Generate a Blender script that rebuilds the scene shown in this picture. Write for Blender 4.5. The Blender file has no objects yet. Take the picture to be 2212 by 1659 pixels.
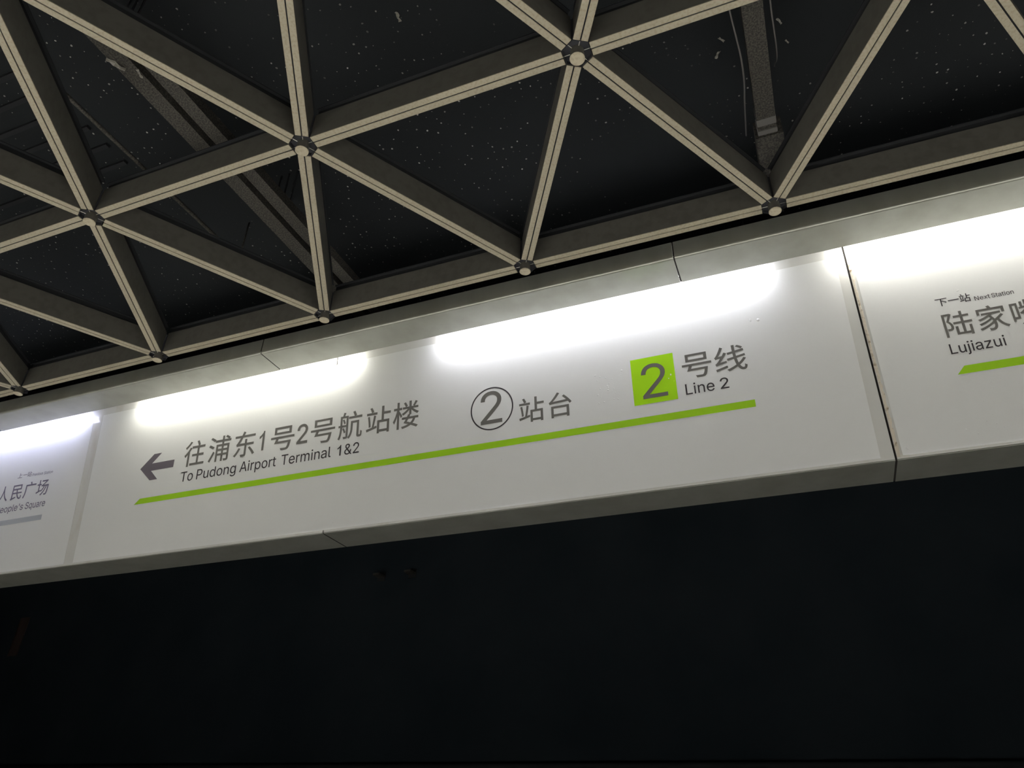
import bpy, bmesh, math, random
from mathutils import Matrix, Vector
random.seed(7)
S = bpy.context.scene
COL = S.collection
PI = math.pi

# ------------------------------------------------------------------ camera
CEIL = 3.6258                       # height of the lattice underside above the platform floor
CX, CY, CZ = 2.87038, -2.19705, 1.60
cam = bpy.data.cameras.new('camera')
cam.sensor_width = 36.0
cam.lens = 1580.26 / 2212.0 * 36.0
cam.clip_start = 0.02
co = bpy.data.objects.new('camera', cam)
COL.objects.link(co)
right = Vector((0.9284534, 0.3706633, 0.02414528))
down = Vector((-0.17469976, 0.49311134, -0.8522448))
fwd = Vector((-0.32780218, 0.78705141, 0.52258569))
co.matrix_world = Matrix(((right.x, -down.x, -fwd.x, CX), (right.y, -down.y, -fwd.y, CY),
                          (right.z, -down.z, -fwd.z, CZ), (0, 0, 0, 1)))
S.camera = co

# ------------------------------------------------------------------ world, exposure
W = bpy.data.worlds.new('night')
S.world = W
W.use_nodes = True
W.node_tree.nodes['Background'].inputs[0].default_value = (0.5, 0.6, 0.8, 1)
W.node_tree.nodes['Background'].inputs[1].default_value = 0.0
vs = S.view_settings
vs.view_transform = 'Standard'
vs.look = 'None'
vs.gamma = 1.0
vs.use_curve_mapping = False
vs.exposure = 0.0
S.cycles.use_denoising = True
S.cycles.max_bounces = 10
S.cycles.diffuse_bounces = 6
S.cycles.sample_clamp_indirect = 6.0
# strengths of the cove tubes and of the added fill lamps
TUBE = 36.0                         # fluorescent tubes hidden in the cove above the sign
FILL_PENDANT = 162.0                      # unseen fill lamps added behind the camera for bounce light

# ------------------------------------------------------------------ materials
def mat(name, col, rough=0.5, spec=0.5, metal=0.0, emit=None, strength=0.0, noise=None, bump=None, coat=0.0):
    m = bpy.data.materials.new(name)
    m.use_nodes = True
    nt = m.node_tree
    b = nt.nodes['Principled BSDF']
    b.inputs['Base Color'].default_value = (*col, 1)
    b.inputs['Roughness'].default_value = rough
    b.inputs['Specular IOR Level'].default_value = spec
    b.inputs['Metallic'].default_value = metal
    b.inputs['Coat Weight'].default_value = coat
    if emit:
        b.inputs['Emission Color'].default_value = (*emit, 1)
        b.inputs['Emission Strength'].default_value = strength
    tc = None
    if noise or bump:
        tc = nt.nodes.new('ShaderNodeTexCoord')
    if noise:                       # (scale, detail, dark colour, low, high, stretch)
        sc, det, c2, lo, hi, st = noise
        mp = nt.nodes.new('ShaderNodeMapping')
        mp.inputs['Scale'].default_value = st
        nz = nt.nodes.new('ShaderNodeTexNoise')
        nz.inputs['Scale'].default_value = sc
        nz.inputs['Detail'].default_value = det
        rp = nt.nodes.new('ShaderNodeValToRGB')
        rp.color_ramp.elements[0].position = lo
        rp.color_ramp.elements[0].color = (*c2, 1)
        rp.color_ramp.elements[1].position = hi
        rp.color_ramp.elements[1].color = (*col, 1)
        nt.links.new(tc.outputs['Object'], mp.inputs['Vector'])
        nt.links.new(mp.outputs[0], nz.inputs['Vector'])
        nt.links.new(nz.outputs[0], rp.inputs[0])
        nt.links.new(rp.outputs[0], b.inputs['Base Color'])
    if bump:                        # (scale, strength, distance)
        nb = nt.nodes.new('ShaderNodeTexNoise')
        nb.inputs['Scale'].default_value = bump[0]
        nb.inputs['Detail'].default_value = 3
        bp = nt.nodes.new('ShaderNodeBump')
        bp.inputs['Strength'].default_value = bump[1]
        bp.inputs['Distance'].default_value = bump[2]
        nt.links.new(tc.outputs['Object'], nb.inputs['Vector'])
        nt.links.new(nb.outputs[0], bp.inputs['Height'])
        nt.links.new(bp.outputs[0], b.inputs['Normal'])
    return m

M = {}
M['beige'] = mat('beige_enamel', (0.345, 0.312, 0.240), 0.6, 0.3,
                 noise=(120, 6, (0.30, 0.262, 0.195), 0.38, 0.52, (1, 1, 1)))
M['web'] = mat('shaded_brown_enamel', (0.094, 0.090, 0.079), 0.5, 0.3,
                noise=(30, 5, (0.080, 0.076, 0.066), 0.36, 0.56, (1, 1, 1)))  # brown-grey web tone, darkened further to hold the shade of upright faces
M['cap'] = mat('beige_cap', (0.44, 0.395, 0.30), 0.55, 0.3, noise=(90, 4, (0.37, 0.325, 0.24), 0.35, 0.5, (1, 1, 1)))
M['hub'] = mat('black_hub', (0.035, 0.036, 0.042), 0.6, 0.3)
M['pin'] = mat('pale_pin', (0.6, 0.58, 0.52), 0.35, 0.5, metal=0.6)
M['grey'] = mat('satin_grey_metal', (0.355, 0.362, 0.325), 0.30, 0.5, metal=0.65,
                noise=(7, 6, (0.30, 0.303, 0.265), 0.34, 0.6, (1, 1, 0.35)))
M['white'] = mat('white_enamel', (0.69, 0.69, 0.67), 0.10, 0.5,
                 noise=(9, 6, (0.60, 0.58, 0.53), 0.26, 0.44, (1, 1, 0.4)))
M['film'] = mat('white_vinyl', (0.86, 0.87, 0.87), 0.155, 0.5, bump=(26, 0.05, 0.004))
M['ink'] = mat('grey_ink', (0.132, 0.128, 0.120), 0.35, 0.4)
M['ink_dark'] = mat('black_ink', (0.045, 0.040, 0.045), 0.35, 0.4)
M['ink_violet'] = mat('violet_grey_ink', (0.130, 0.115, 0.135), 0.35, 0.4)
M['ink_blue'] = mat('faded_violet_ink', (0.155, 0.140, 0.20), 0.35, 0.4)
M['green'] = mat('green_vinyl', (0.31, 0.565, 0.022), 0.32, 0.4)
M['lime'] = mat('lime_vinyl', (0.37, 0.70, 0.015), 0.32, 0.4)
M['silver'] = mat('grey_vinyl', (0.42, 0.445, 0.49), 0.35, 0.4)
M['sealant'] = mat('stained_sealant', (0.62, 0.56, 0.47), 0.55, 0.4,
                   noise=(60, 6, (0.25, 0.19, 0.12), 0.30, 0.46, (1, 0.25, 1)), bump=(90, 0.5, 0.004))
M['joint_shade'] = mat('joint_shade_black', (0.02, 0.018, 0.016), 0.8, 0.2)  # black that stands for the shade inside open joints
M['dark'] = mat('black_paint_and_shade', (0.02, 0.021, 0.024), 0.8, 0.2)  # paint of ribs and hangers, also the shade strip in beam grooves
M['duct'] = mat('dusty_dark_duct', (0.075, 0.07, 0.06), 0.7, 0.3,
                noise=(160, 4, (0.03, 0.028, 0.026), 0.42, 0.6, (1, 1, 1)), bump=(200, 0.4, 0.003))
M['band'] = mat('duct_band', (0.13, 0.125, 0.12), 0.5, 0.4)
M['scrap'] = mat('torn_pale_sheet', (0.20, 0.19, 0.165), 0.3, 0.5)
M['floor'] = mat('pale_granite', (0.52, 0.515, 0.49), 0.3, 0.4,
                 noise=(140, 6, (0.36, 0.35, 0.33), 0.35, 0.6, (1, 1, 1)))
M['track'] = mat('sooty_concrete', (0.03, 0.032, 0.034), 0.9, 0.1)
M['tunnel'] = mat('sooty_tunnel_wall', (0.024, 0.031, 0.038), 0.9, 0.1,
                  noise=(1.2, 5, (0.018, 0.0245, 0.031), 0.35, 0.65, (1, 1, 1)))
M['rear'] = mat('dark_rear_wall', (0.06, 0.06, 0.06), 0.6, 0.3)
M['metal'] = mat('galvanised_steel', (0.35, 0.35, 0.35), 0.4, 0.5, metal=0.8)

def speck_material():               # black painted slab spattered with pale droplets of plaster
    m = bpy.data.materials.new('spattered_black_slab')
    m.use_nodes = True
    nt = m.node_tree
    N, L = nt.nodes, nt.links
    b = N['Principled BSDF']
    b.inputs['Roughness'].default_value = 0.75
    b.inputs['Specular IOR Level'].default_value = 0.2
    tc = N.new('ShaderNodeTexCoord')
    nz = N.new('ShaderNodeTexNoise')
    nz.inputs['Scale'].default_value = 90
    mixv = N.new('ShaderNodeVectorMath')
    mixv.operation = 'MULTIPLY_ADD'
    mixv.inputs[1].default_value = (0.006, 0.006, 0.006)
    L.new(tc.outputs['Object'], nz.inputs['Vector'])
    L.new(nz.outputs['Color'], mixv.inputs[0])
    L.new(tc.outputs['Object'], mixv.inputs[2])
    vo = N.new('ShaderNodeTexVoronoi')
    vo.voronoi_dimensions = '2D'
    vo.inputs['Scale'].default_value = 26
    L.new(mixv.outputs[0], vo.inputs['Vector'])
    sep = N.new('ShaderNodeSeparateColor')
    L.new(vo.outputs['Color'], sep.inputs[0])
    # droplet radius differs from cell to cell, most cells have none
    rad = N.new('ShaderNodeMapRange')
    rad.inputs[1].default_value = 0.40
    rad.inputs[2].default_value = 1.0
    rad.inputs[3].default_value = 0.0
    rad.inputs[4].default_value = 0.11
    L.new(sep.outputs[0], rad.inputs[0])
    lt = N.new('ShaderNodeMath')
    lt.operation = 'LESS_THAN'
    L.new(vo.outputs['Distance'], lt.inputs[0])
    L.new(rad.outputs[0], lt.inputs[1])
    big = N.new('ShaderNodeTexNoise')
    big.inputs['Scale'].default_value = 1.6
    L.new(tc.outputs['Object'], big.inputs['Vector'])
    rp = N.new('ShaderNodeValToRGB')
    rp.color_ramp.elements[0].position = 0.41
    rp.color_ramp.elements[0].color = (0, 0, 0, 1)
    rp.color_ramp.elements[1].position = 0.53
    L.new(big.outputs[0], rp.inputs[0])
    mu = N.new('ShaderNodeMath')
    mu.operation = 'MULTIPLY'
    L.new(lt.outputs[0], mu.inputs[0])
    L.new(rp.outputs[0], mu.inputs[1])
    val = N.new('ShaderNodeMath')
    val.operation = 'MULTIPLY'
    L.new(mu.outputs[0], val.inputs[0])
    L.new(sep.outputs[1], val.inputs[1])
    mx = N.new('ShaderNodeMix')
    mx.data_type = 'RGBA'
    mx.inputs[6].default_value = (0.0120, 0.0140, 0.0165, 1)
    mx.inputs[7].default_value = (0.42, 0.41, 0.38, 1)
    L.new(val.outputs[0], mx.inputs[0])
    L.new(mx.outputs[2], b.inputs['Base Color'])
    return m
M['slab'] = speck_material()

# ------------------------------------------------------------------ helpers
def link(name, me, m=None, parent=None, loc=None):
    if m is not None and not me.materials:
        me.materials.append(m)
    o = bpy.data.objects.new(name, me)
    COL.objects.link(o)
    if parent:
        o.parent = parent
    if loc:
        o.location = loc
    return o

def tag(o, label, cat, group=None):
    o['label'] = label
    o['category'] = cat
    if group:
        o['group'] = group
    return o

def empty(name, label, cat, loc=(0, 0, 0), group=None, rot=None):
    o = bpy.data.objects.new(name, None)
    o.empty_display_size = 0.05
    COL.objects.link(o)
    o.location = loc
    if rot:
        o.rotation_euler = rot
    return tag(o, label, cat, group) if label else o

def bm_mesh(name, bm, smooth=False):
    bmesh.ops.recalc_face_normals(bm, faces=bm.faces)
    me = bpy.data.meshes.new(name)
    bm.to_mesh(me)
    bm.free()
    if smooth:
        for p in me.polygons:
            p.use_smooth = True
    return me

def box(bm, x0, x1, y0, y1, z0, z1):
    v = [bm.verts.new((x, y, z)) for x in (x0, x1) for y in (y0, y1) for z in (z0, z1)]
    for f in ((0, 1, 3, 2), (4, 6, 7, 5), (0, 4, 5, 1), (2, 3, 7, 6), (0, 2, 6, 4), (1, 5, 7, 3)):
        bm.faces.new([v[i] for i in f])

def box_mesh(name, *a):
    bm = bmesh.new()
    box(bm, *a)
    return bm_mesh(name, bm)

def prism(bm, pts, x0, x1):         # closed (y, z) profile swept along x
    a = [bm.verts.new((x0, y, z)) for y, z in pts]
    b = [bm.verts.new((x1, y, z)) for y, z in pts]
    n = len(pts)
    for i in range(n):
        j = (i + 1) % n
        bm.faces.new((a[i], a[j], b[j], b[i]))
    bm.faces.new(a[::-1])
    bm.faces.new(b)

def cyl(bm, p, q, r0, r1=None, n=16, caps=True):
    r1 = r0 if r1 is None else r1
    p, q = Vector(p), Vector(q)
    d = (q - p).normalized()
    u = d.orthogonal().normalized()
    w = d.cross(u)
    A = [bm.verts.new(p + r0 * (math.cos(t) * u + math.sin(t) * w)) for t in (2 * PI * i / n for i in range(n))]
    B = [bm.verts.new(q + r1 * (math.cos(t) * u + math.sin(t) * w)) for t in (2 * PI * i / n for i in range(n))]
    for i in range(n):
        j = (i + 1) % n
        bm.faces.new((A[i], A[j], B[j], B[i]))
    if caps:
        bm.faces.new(A[::-1])
        bm.faces.new(B)

def structure(name, me, m):
    o = link(name, me, m)
    o['kind'] = 'structure'
    return o

# ------------------------------------------------------------------ the station shell
structure('floor', box_mesh('floor', -9, 13, -9, 0.30, -0.15, 0.0), M['floor'])
structure('trim_1', box_mesh('platform_nosing', -9, 13, 0.302, 0.36, -0.12, 0.0), M['track'])
structure('floor_track', box_mesh('track_bed', -9, 13, 0.30, 5.2, -1.3, -1.15), M['track'])
ceiling = structure('ceiling', box_mesh('ceiling', -9, 13, -9, 1.25, 4.17, 4.35), M['slab'])
structure('wall_bulkhead', box_mesh('bulkhead', -9, 13, 1.25, 1.35, 4.17, 5.6), M['track'])
structure('ceiling_track', box_mesh('track_ceiling', -9, 13, 1.35, 5.2, 5.5, 5.6), M['tunnel'])
structure('wall_far', box_mesh('tunnel_wall', -9, 13, 5.2, 5.4, -1.3, 5.6), M['tunnel'])
structure('wall_back', box_mesh('rear_wall', -9, 13, -9.2, -9.0, 0, 4.35), M['rear'])
# shallow ribs of the metal deck, left of the cable trays
bm = bmesh.new()
for i in range(9):
    y = -1.55 + i * 0.102
    box(bm, -2.4, 0.32, y, y + 0.020, 4.156, 4.171)
rib = link('deck_rib', bm_mesh('deck_rib', bm), M['dark'], ceiling)
rib['kind'] = 'stuff'

# ------------------------------------------------------------------ triangular ceiling lattice
H3 = math.sqrt(3) / 2
lattice = empty('ceiling_lattice', 'open triangular lattice of beige grooved metal beams under the black ceiling void',
                'ceiling lattice', (0, 0, CEIL))
RH = 0.0445
bm = bmesh.new()
hl = 0.5 - RH
for s in (-1, 1):
    prism(bm, [(s * 0.0045, 0.0034), (s * 0.0215, 0.0034), (s * 0.0215, 0.118), (s * 0.0045, 0.118)], -hl, hl)
beam_me = bm_mesh('beam', bm)
groove_shade_me = box_mesh('groove_shade', -hl, hl, -0.0044, 0.0044, 0.0035, 0.0050)  # black strip added in the groove in place of its shade
strip_me = []
for s in (-1, 1):
    bm = bmesh.new()
    prism(bm, [(s * 0.0024, 0), (s * 0.0226, 0), (s * 0.0230, 0.0005), (s * 0.0230, 0.0033), (s * 0.0024, 0.0033)], -hl, hl)
    strip_me.append(bm_mesh('flange_strip', bm))
bm = bmesh.new()
prism(bm, [(-0.010, 0.1185), (0.010, 0.1185), (0.010, 0.149), (0.0205, 0.150), (0.0205, 0.1545), (-0.0205, 0.1545),
           (-0.0205, 0.150), (-0.010, 0.149)], -hl, hl)
rail_me = bm_mesh('top_channel', bm)
bm = bmesh.new()                    # black six-sided cup that ties the beam ends together
hexo = [(0.0475 * math.cos(PI / 6 + k * PI / 3), 0.0475 * math.sin(PI / 6 + k * PI / 3)) for k in range(6)]
hexi = [(x * 0.975, y * 0.975) for x, y in hexo]
lo = [bm.verts.new((x, y, 0.002)) for x, y in hexo]
up = [bm.verts.new((x, y, 0.11)) for x, y in hexo]
li = [bm.verts.new((x, y, 0.002)) for x, y in hexi]
fl = [bm.verts.new((x, y, 0.016)) for x, y in hexi]
for i in range(6):
    j = (i + 1) % 6
    bm.faces.new((lo[i], lo[j], up[j], up[i]))
    bm.faces.new((lo[j], lo[i], li[i], li[j]))
    bm.faces.new((li[j], li[i], fl[i], fl[j]))
bm.faces.new(fl)
bm.faces.new(up)
hub_me = bm_mesh('hub_cup', bm)
bm = bmesh.new()                    # round cap hanging below each hub, softly chamfered
def lathe(bm, rings, top=True, bottom=True, n=28):
    loops = [[bm.verts.new((r * math.cos(2 * PI * i / n), r * math.sin(2 * PI * i / n), z)) for i in range(n)] for r, z in rings]
    for a, b in zip(loops, loops[1:]):
        for i in range(n):
            j = (i + 1) % n
            bm.faces.new((a[i], a[j], b[j], b[i]))
    bm.faces.new(loops[-1])
    bm.faces.new(loops[0][::-1])
lathe(bm, [(0.0205, 0.015), (0.0216, -0.004), (0.0224, -0.0232)])
cap_me = bm_mesh('cap', bm)
bm = bmesh.new()
lathe(bm, [(0.0233, -0.0234), (0.0234, -0.0250), (0.0228, -0.0256), (0.0222, -0.0252), (0.0214, -0.0260)])
face_me = bm_mesh('cap_face', bm)
bm = bmesh.new()
cyl(bm, (0.0225, 0, 0.0075), (0.0465, 0, 0.0075), 0.0011, n=6)
pin_me = bm_mesh('pin', bm)
pts = {}
for r in range(3):
    for i in range(-3, 7):
        pts[(r, i)] = Vector((i + 0.5 * (r % 2), -r * H3, 0))
pts[(0, 1)] = Vector((1.004, 0.001, 0))
def near(p, q):
    return abs((pts[p] - pts[q]).length - 1.0) < 0.03
keys = sorted(pts)
ends = {k: [] for k in keys}
for a in range(len(keys)):
    for b in range(a + 1, len(keys)):
        p, q = keys[a], keys[b]
        if not near(p, q):
            continue
        d = pts[q] - pts[p]
        ang = math.atan2(d.y, d.x)
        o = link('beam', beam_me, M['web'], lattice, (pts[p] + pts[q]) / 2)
        o.rotation_euler = (0, 0, ang)
        link('top_channel', rail_me, M['dark'], o)
        link('groove_shade', groove_shade_me, M['dark'], o)
        for me in strip_me:
            link('flange_strip', me, M['beige'], o)
        ends[p].append(ang)
        ends[q].append(ang + PI)
for k in keys:
    n = link('hub', hub_me, M['hub'], lattice, pts[k])
    link('cap', cap_me, M['web'], n)  # side shade put into the colour; side and face share one paint
    link('cap_face', face_me, M['cap'], n)
    for ang in ends[k]:
        pn = link('pin', pin_me, M['pin'], n)
        pn.rotation_euler = (0, 0, ang)

# ------------------------------------------------------------------ things in the void above the lattice
ZV = CEIL + 0.30
def tray(name, label, x0, x1, y0, y1, cat='cable tray'):
    t = empty(name, label, cat, ((x0 + x1) / 2, (y0 + y1) / 2, ZV))
    w, l = (x1 - x0) / 2, (y1 - y0) / 2
    bm = bmesh.new()
    box(bm, -w, w, -l, l, 0, 0.004)
    box(bm, -w, -w + 0.003, -l, l, 0.004, 0.05)
    box(bm, w - 0.003, w, -l, l, 0.004, 0.05)
    link('channel', bm_mesh('channel', bm), M['duct'], t)
    bm = bmesh.new()
    y = -l + 0.2
    while y < l:
        box(bm, -w * 0.9, -w * 0.9 + 0.006, y, y + 0.006, 0.004, 0.245)
        box(bm, w * 0.9 - 0.006, w * 0.9, y, y + 0.006, 0.004, 0.245)
        y += 0.9
    link('hanger', bm_mesh('hanger', bm), M['dark'], t)['kind'] = 'stuff'
    return t
tray('cable_tray', 'dusty dark cable tray in the void, left of a parallel tray', 0.872, 0.942, -2.4, 1.2)
tray('cable_tray', 'dusty dark cable tray in the void, right of a parallel tray', 0.972, 1.032, -2.4, 1.2)
bm = bmesh.new()
cyl(bm, (0.59, -2.4, ZV + 0.01), (0.59, 1.2, ZV + 0.01), 0.0085, n=10)
for y in (-2.3, -0.2, 1.1):
    cyl(bm, (0.59, y, ZV + 0.01), (0.59, y, 4.172), 0.004, n=6)
tag(link('conduit', bm_mesh('conduit', bm, True), M['duct']), 'thin grey conduit in the void left of the cable trays', 'conduit')
d = empty('air_duct', 'narrow dark duct with pale bands at its end, in the void behind the right triangles', 'duct', (3.031, -0.16, ZV))
link('duct_body', box_mesh('duct_body', -0.034, 0.034, -2.2, 0.0, 0, 0.07), M['duct'], d)
for y0, y1, w in ((0.0, 0.032, 0.035), (0.055, 0.075, 0.036)):
    link('duct_band', box_mesh('duct_band', -w, w, y0, y1, -0.003, 0.073), M['band'], d)
link('duct_body', box_mesh('duct_end', -0.033, 0.033, 0.032, 0.10, 0.004, 0.066), M['duct'], d)
link('junction_box', box_mesh('junction_box', -0.046, 0.056, 0.085, 0.36, -0.004, 0.09), M['duct'], d)
bm = bmesh.new()
for y in (-1.8, -0.6, 0.3):
    box(bm, -0.006, 0.006, y, y + 0.012, 0.06, 0.246)
link('hanger', bm_mesh('hanger', bm), M['dark'], d)['kind'] = 'stuff'
def cable(name, label, P, r):
    cu = bpy.data.curves.new(name, 'CURVE')
    cu.dimensions = '3D'
    cu.bevel_depth = r
    cu.bevel_resolution = 2
    sp = cu.splines.new('BEZIER')
    sp.bezier_points.add(len(P) - 1)
    for b, p in zip(sp.bezier_points, P):
        b.co = p
        b.handle_left_type = b.handle_right_type = 'AUTO'
    tmp = bpy.data.objects.new(name, cu)
    COL.objects.link(tmp)
    bpy.context.view_layer.update()
    me = bpy.data.meshes.new_from_object(tmp.evaluated_get(bpy.context.evaluated_depsgraph_get()))
    bpy.data.objects.remove(tmp)
    me.name = name
    o = link(name, me, M['band'])
    return tag(o, label, 'cable')
cable('cable', 'thin pale cable running beside the dark duct', [(3.083, -1.7, ZV), (3.086, -0.9, ZV), (3.088, -0.6, ZV), (3.095, -0.42, ZV + 0.03), (3.10, -0.2, 4.15)], 0.0026)
cable('cable', 'looped dark cable hanging left of the dark duct', [(2.94, -1.2, 4.15), (2.962, -0.62, ZV + 0.02), (2.975, -0.42, ZV), (2.965, -0.2, ZV + 0.05), (2.96, 0.1, 4.15)], 0.003)
def scrap(x, y, z, s, seed, label):
    s *= 0.8
    rnd = random.Random(seed)
    n = 5
    an = rnd.uniform(0.7, 2.2)
    pos = {}
    for i in range(n + 1):
        for j in range(3):
            a, b = s * (i / n - 0.5) * 1.3, s * 0.34 * (j / 2 - 0.5) * (0.5 + rnd.random())
            a += rnd.uniform(-.08, .08) * s
            pos[i, j] = (a * math.cos(an) - b * math.sin(an), a * math.sin(an) + b * math.cos(an), -rnd.uniform(0.0, .22) * s)
    bm = bmesh.new()
    vt = {k: bm.verts.new(p) for k, p in pos.items()}
    for i in range(n):
        for j in range(2):
            bm.faces.new((vt[i, j], vt[i + 1, j], vt[i + 1, j + 1], vt[i, j + 1]))
    o = link('plastic_scrap', bm_mesh('plastic_scrap', bm), M['scrap'], None, (x, y, z))
    so = o.modifiers.new('sheet', 'SOLIDIFY')
    so.thickness = 0.0008
    tag(o, label, 'debris')
def on_slab(x, y):                  # where the line of sight through (x, y) at tray height meets the slab
    f = (4.1695 - CZ) / (ZV - CZ)
    return CX + (x - CX) * f, CY + (y - CY) * f, 4.1695
scrap(*on_slab(2.921, -0.546), 0.026, 1, 'small torn pale scrap left of the dark duct, the upper of two')
scrap(*on_slab(2.900, -0.493), 0.030, 2, 'small torn pale scrap left of the dark duct, the lower of two')
scrap(*on_slab(3.109, -0.546), 0.026, 3, 'small torn pale scrap right of the dark duct, the upper of two')
scrap(*on_slab(3.128, -0.460), 0.020, 4, 'small torn pale scrap right of the dark duct, the lower of two')
scrap(*on_slab(1.926, -1.015), 0.040, 5, 'torn pale scrap on the slab above the middle triangle')
scrap(0.935, -1.16, ZV - 0.0005, 0.034, 6, 'torn pale scrap hanging under the left cable tray')
scrap(0.885, -1.22, ZV - 0.0005, 0.060, 8, 'long crumpled dusty sheet hanging under the left cable tray')

# ------------------------------------------------------------------ valance: fascia and soffit that hide the tubes
KD = 2.645 / 2.633                  # the sign face stands 2.645 m in front of the lens at its lower edge
YF = 0.08
ZS = CZ + 1.9602                    # soffit
YS = CY + 2.438                     # rear edge of the soffit
ZT = CEIL + 0.017
TH = 0.003
BR = 0.010
def bend(r):
    return [(YF + BR - r * math.cos(k / 6 * PI / 2), ZS + BR - r * math.sin(k / 6 * PI / 2)) for k in range(7)]
fascia_pr = [(YF, ZT), (YF, ZS + BR + 0.0015)] + bend(BR) + bend(BR - TH)[::-1] + [(YF + TH, ZS + BR + 0.0015), (YF + TH, ZT)]
soffit_pr = [(YF + BR + 0.0002, ZS), (YS, ZS), (YS, ZS + 0.006), (YS - 0.002, ZS + 0.006), (YS - 0.002, ZS + TH), (YF + BR + 0.0002, ZS + TH)]
lid_pr = [(YF + TH + 0.0002, ZT), (0.296, ZT), (0.296, ZT - TH), (YF + TH + 0.0002, ZT - TH)]
seams = [-3.43, -1.42, 0.5905, 2.6018, 4.613, 6.63]
wh = ['at the far left end of the sign', 'above the previous station sign and the arrow', 'above the middle of the terminal sign',
      'above the terminal sign right end and next station sign', 'beyond the right edge of the photo']
for k in range(5):
    o = empty('light_valance', None, None, (0, YF, ZS))
    for nm, pr in (('fascia', fascia_pr), ('soffit', soffit_pr), ('lid', lid_pr)):
        bm = bmesh.new()
        prism(bm, [(y - YF, z - ZS) for y, z in pr], seams[k] + 0.0032, seams[k + 1] - 0.0032)
        me = bm_mesh(nm, bm, True)
        q = link(nm, me, M['grey'], o)
        es = q.modifiers.new('sharp_edge', 'EDGE_SPLIT')
        es.split_angle = math.radians(40)
    bm = bmesh.new()                # dark strip added behind the left open joint to stand for its shade
    for y0, y1, z0, z1 in ((0.0015, 0.004, 0.010, ZT - ZS), (0.010, YS - YF - 0.0035, 0.001, 0.004)):
        box(bm, seams[k] - 0.0029, seams[k] + 0.0033, y0, y1, z0, z1)
    box(bm, seams[k] - 0.0029, seams[k] + 0.0033, 0.004, 0.011, 0.004, 0.011)
    link('joint_shade_strip', bm_mesh('joint_shade_strip', bm), M['joint_shade'], o)
    tag(o, 'long grey metal valance piece ' + wh[k], 'light valance', 'grey valance pieces above the signs')

# ------------------------------------------------------------------ sign casings
TILT = math.radians(7.5)
P0 = Vector((0, CY + 2.645, CZ + 1.1422 * KD))
vd = Vector((0, -math.sin(TILT), math.cos(TILT)))
nd = Vector((0, -math.cos(TILT), -math.sin(TILT)))
FR = Matrix(((1, 0, 0, 0), (0, vd.y, nd.y, P0.y), (0, vd.z, nd.z, P0.z), (0, 0, 0, 1)))   # sign frame: u, v, n
def U(u):
    return CX + (u - CX) * KD
def V(v):
    return v * KD
joints = [-3.94, -1.538, 0.8632, 3.2325, 5.61]
DEP = 0.192
cwh = ['carrying the previous station sign', 'behind the arrow half of the terminal sign',
       'behind the line number half of the terminal sign', 'carrying the next station sign']
for k in range(4):
    c = empty('sign_casing', 'long white enamelled metal sign casing ' + cwh[k], 'sign casing', P0, 'white sign casings end to end')
    top = vd * 1.02
    pr = [(0, 0.0), (-0.0002, 0.001)]
    pr = [(0.003, 0.0), (0.0008, 0.0010), (0.0, 0.0035), (top.y, top.z), (top.y + 0.10, top.z), (DEP, 0.85), (DEP, 0.0)]
    bm = bmesh.new()
    a, b = U(joints[k]) + 0.0036, U(joints[k + 1]) - 0.0036
    prism(bm, pr, a, b)
    link('casing', bm_mesh('casing', bm), M['white'], c)
    bm = bmesh.new()
    prism(bm, [(0.0015, -0.0005), (0.0015, -0.003), (0.003, -0.0042), (DEP + 0.002, -0.0042), (DEP + 0.002, -0.0005)], a, b)
    link('bottom_cover', bm_mesh('bottom_cover', bm), M['grey'], c)
    bm = bmesh.new()                # black filler put into the left joint so the gap reads as shaded
    prism(bm, [(0.0065, -0.0040), (0.0065, 0.004), (top.y + 0.004, top.z), (top.y + 0.03, top.z), (DEP - 0.004, 0.8), (DEP - 0.004, -0.0040)],
          U(joints[k]) - 0.0035, U(joints[k]) + 0.0035)
    link('gap_shade', bm_mesh('gap_shade', bm), M['joint_shade'], c)
    bm = bmesh.new()
    for x in (a + 0.35, b - 0.35):
        cyl(bm, (x, 0.02, 0.97), (x, 0.02, 4.172 - P0.z), 0.006, n=8)
    link('hanger_rod', bm_mesh('hanger_rod', bm), M['dark'], c)['kind'] = 'stuff'
    if k == 3:                      # bead of stained sealant beside the open joint
        rnd = random.Random(3)
        bm = bmesh.new()
        prev = None
        for i in range(60):
            v = 0.006 + i / 59 * 0.838
            u0, u1 = U(3.2368) + rnd.uniform(-.0012, .0012), U(3.2475) + rnd.uniform(-.003, .002)
            um = (u0 + u1) / 2
            ring = [bm.verts.new((FR @ Vector((uu, V(v), nn))) - P0) for uu, nn in ((u0, 0.0004), (um, 0.0022 + rnd.uniform(-.001, .001)), (u1, 0.0004))]
            if prev:
                bm.faces.new((prev[0], prev[1], ring[1], ring[0]))
                bm.faces.new((prev[1], prev[2], ring[2], ring[1]))
            prev = ring
        link('sealant_bead', bm_mesh('sealant_bead', bm, True), M['sealant'], c)

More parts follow.
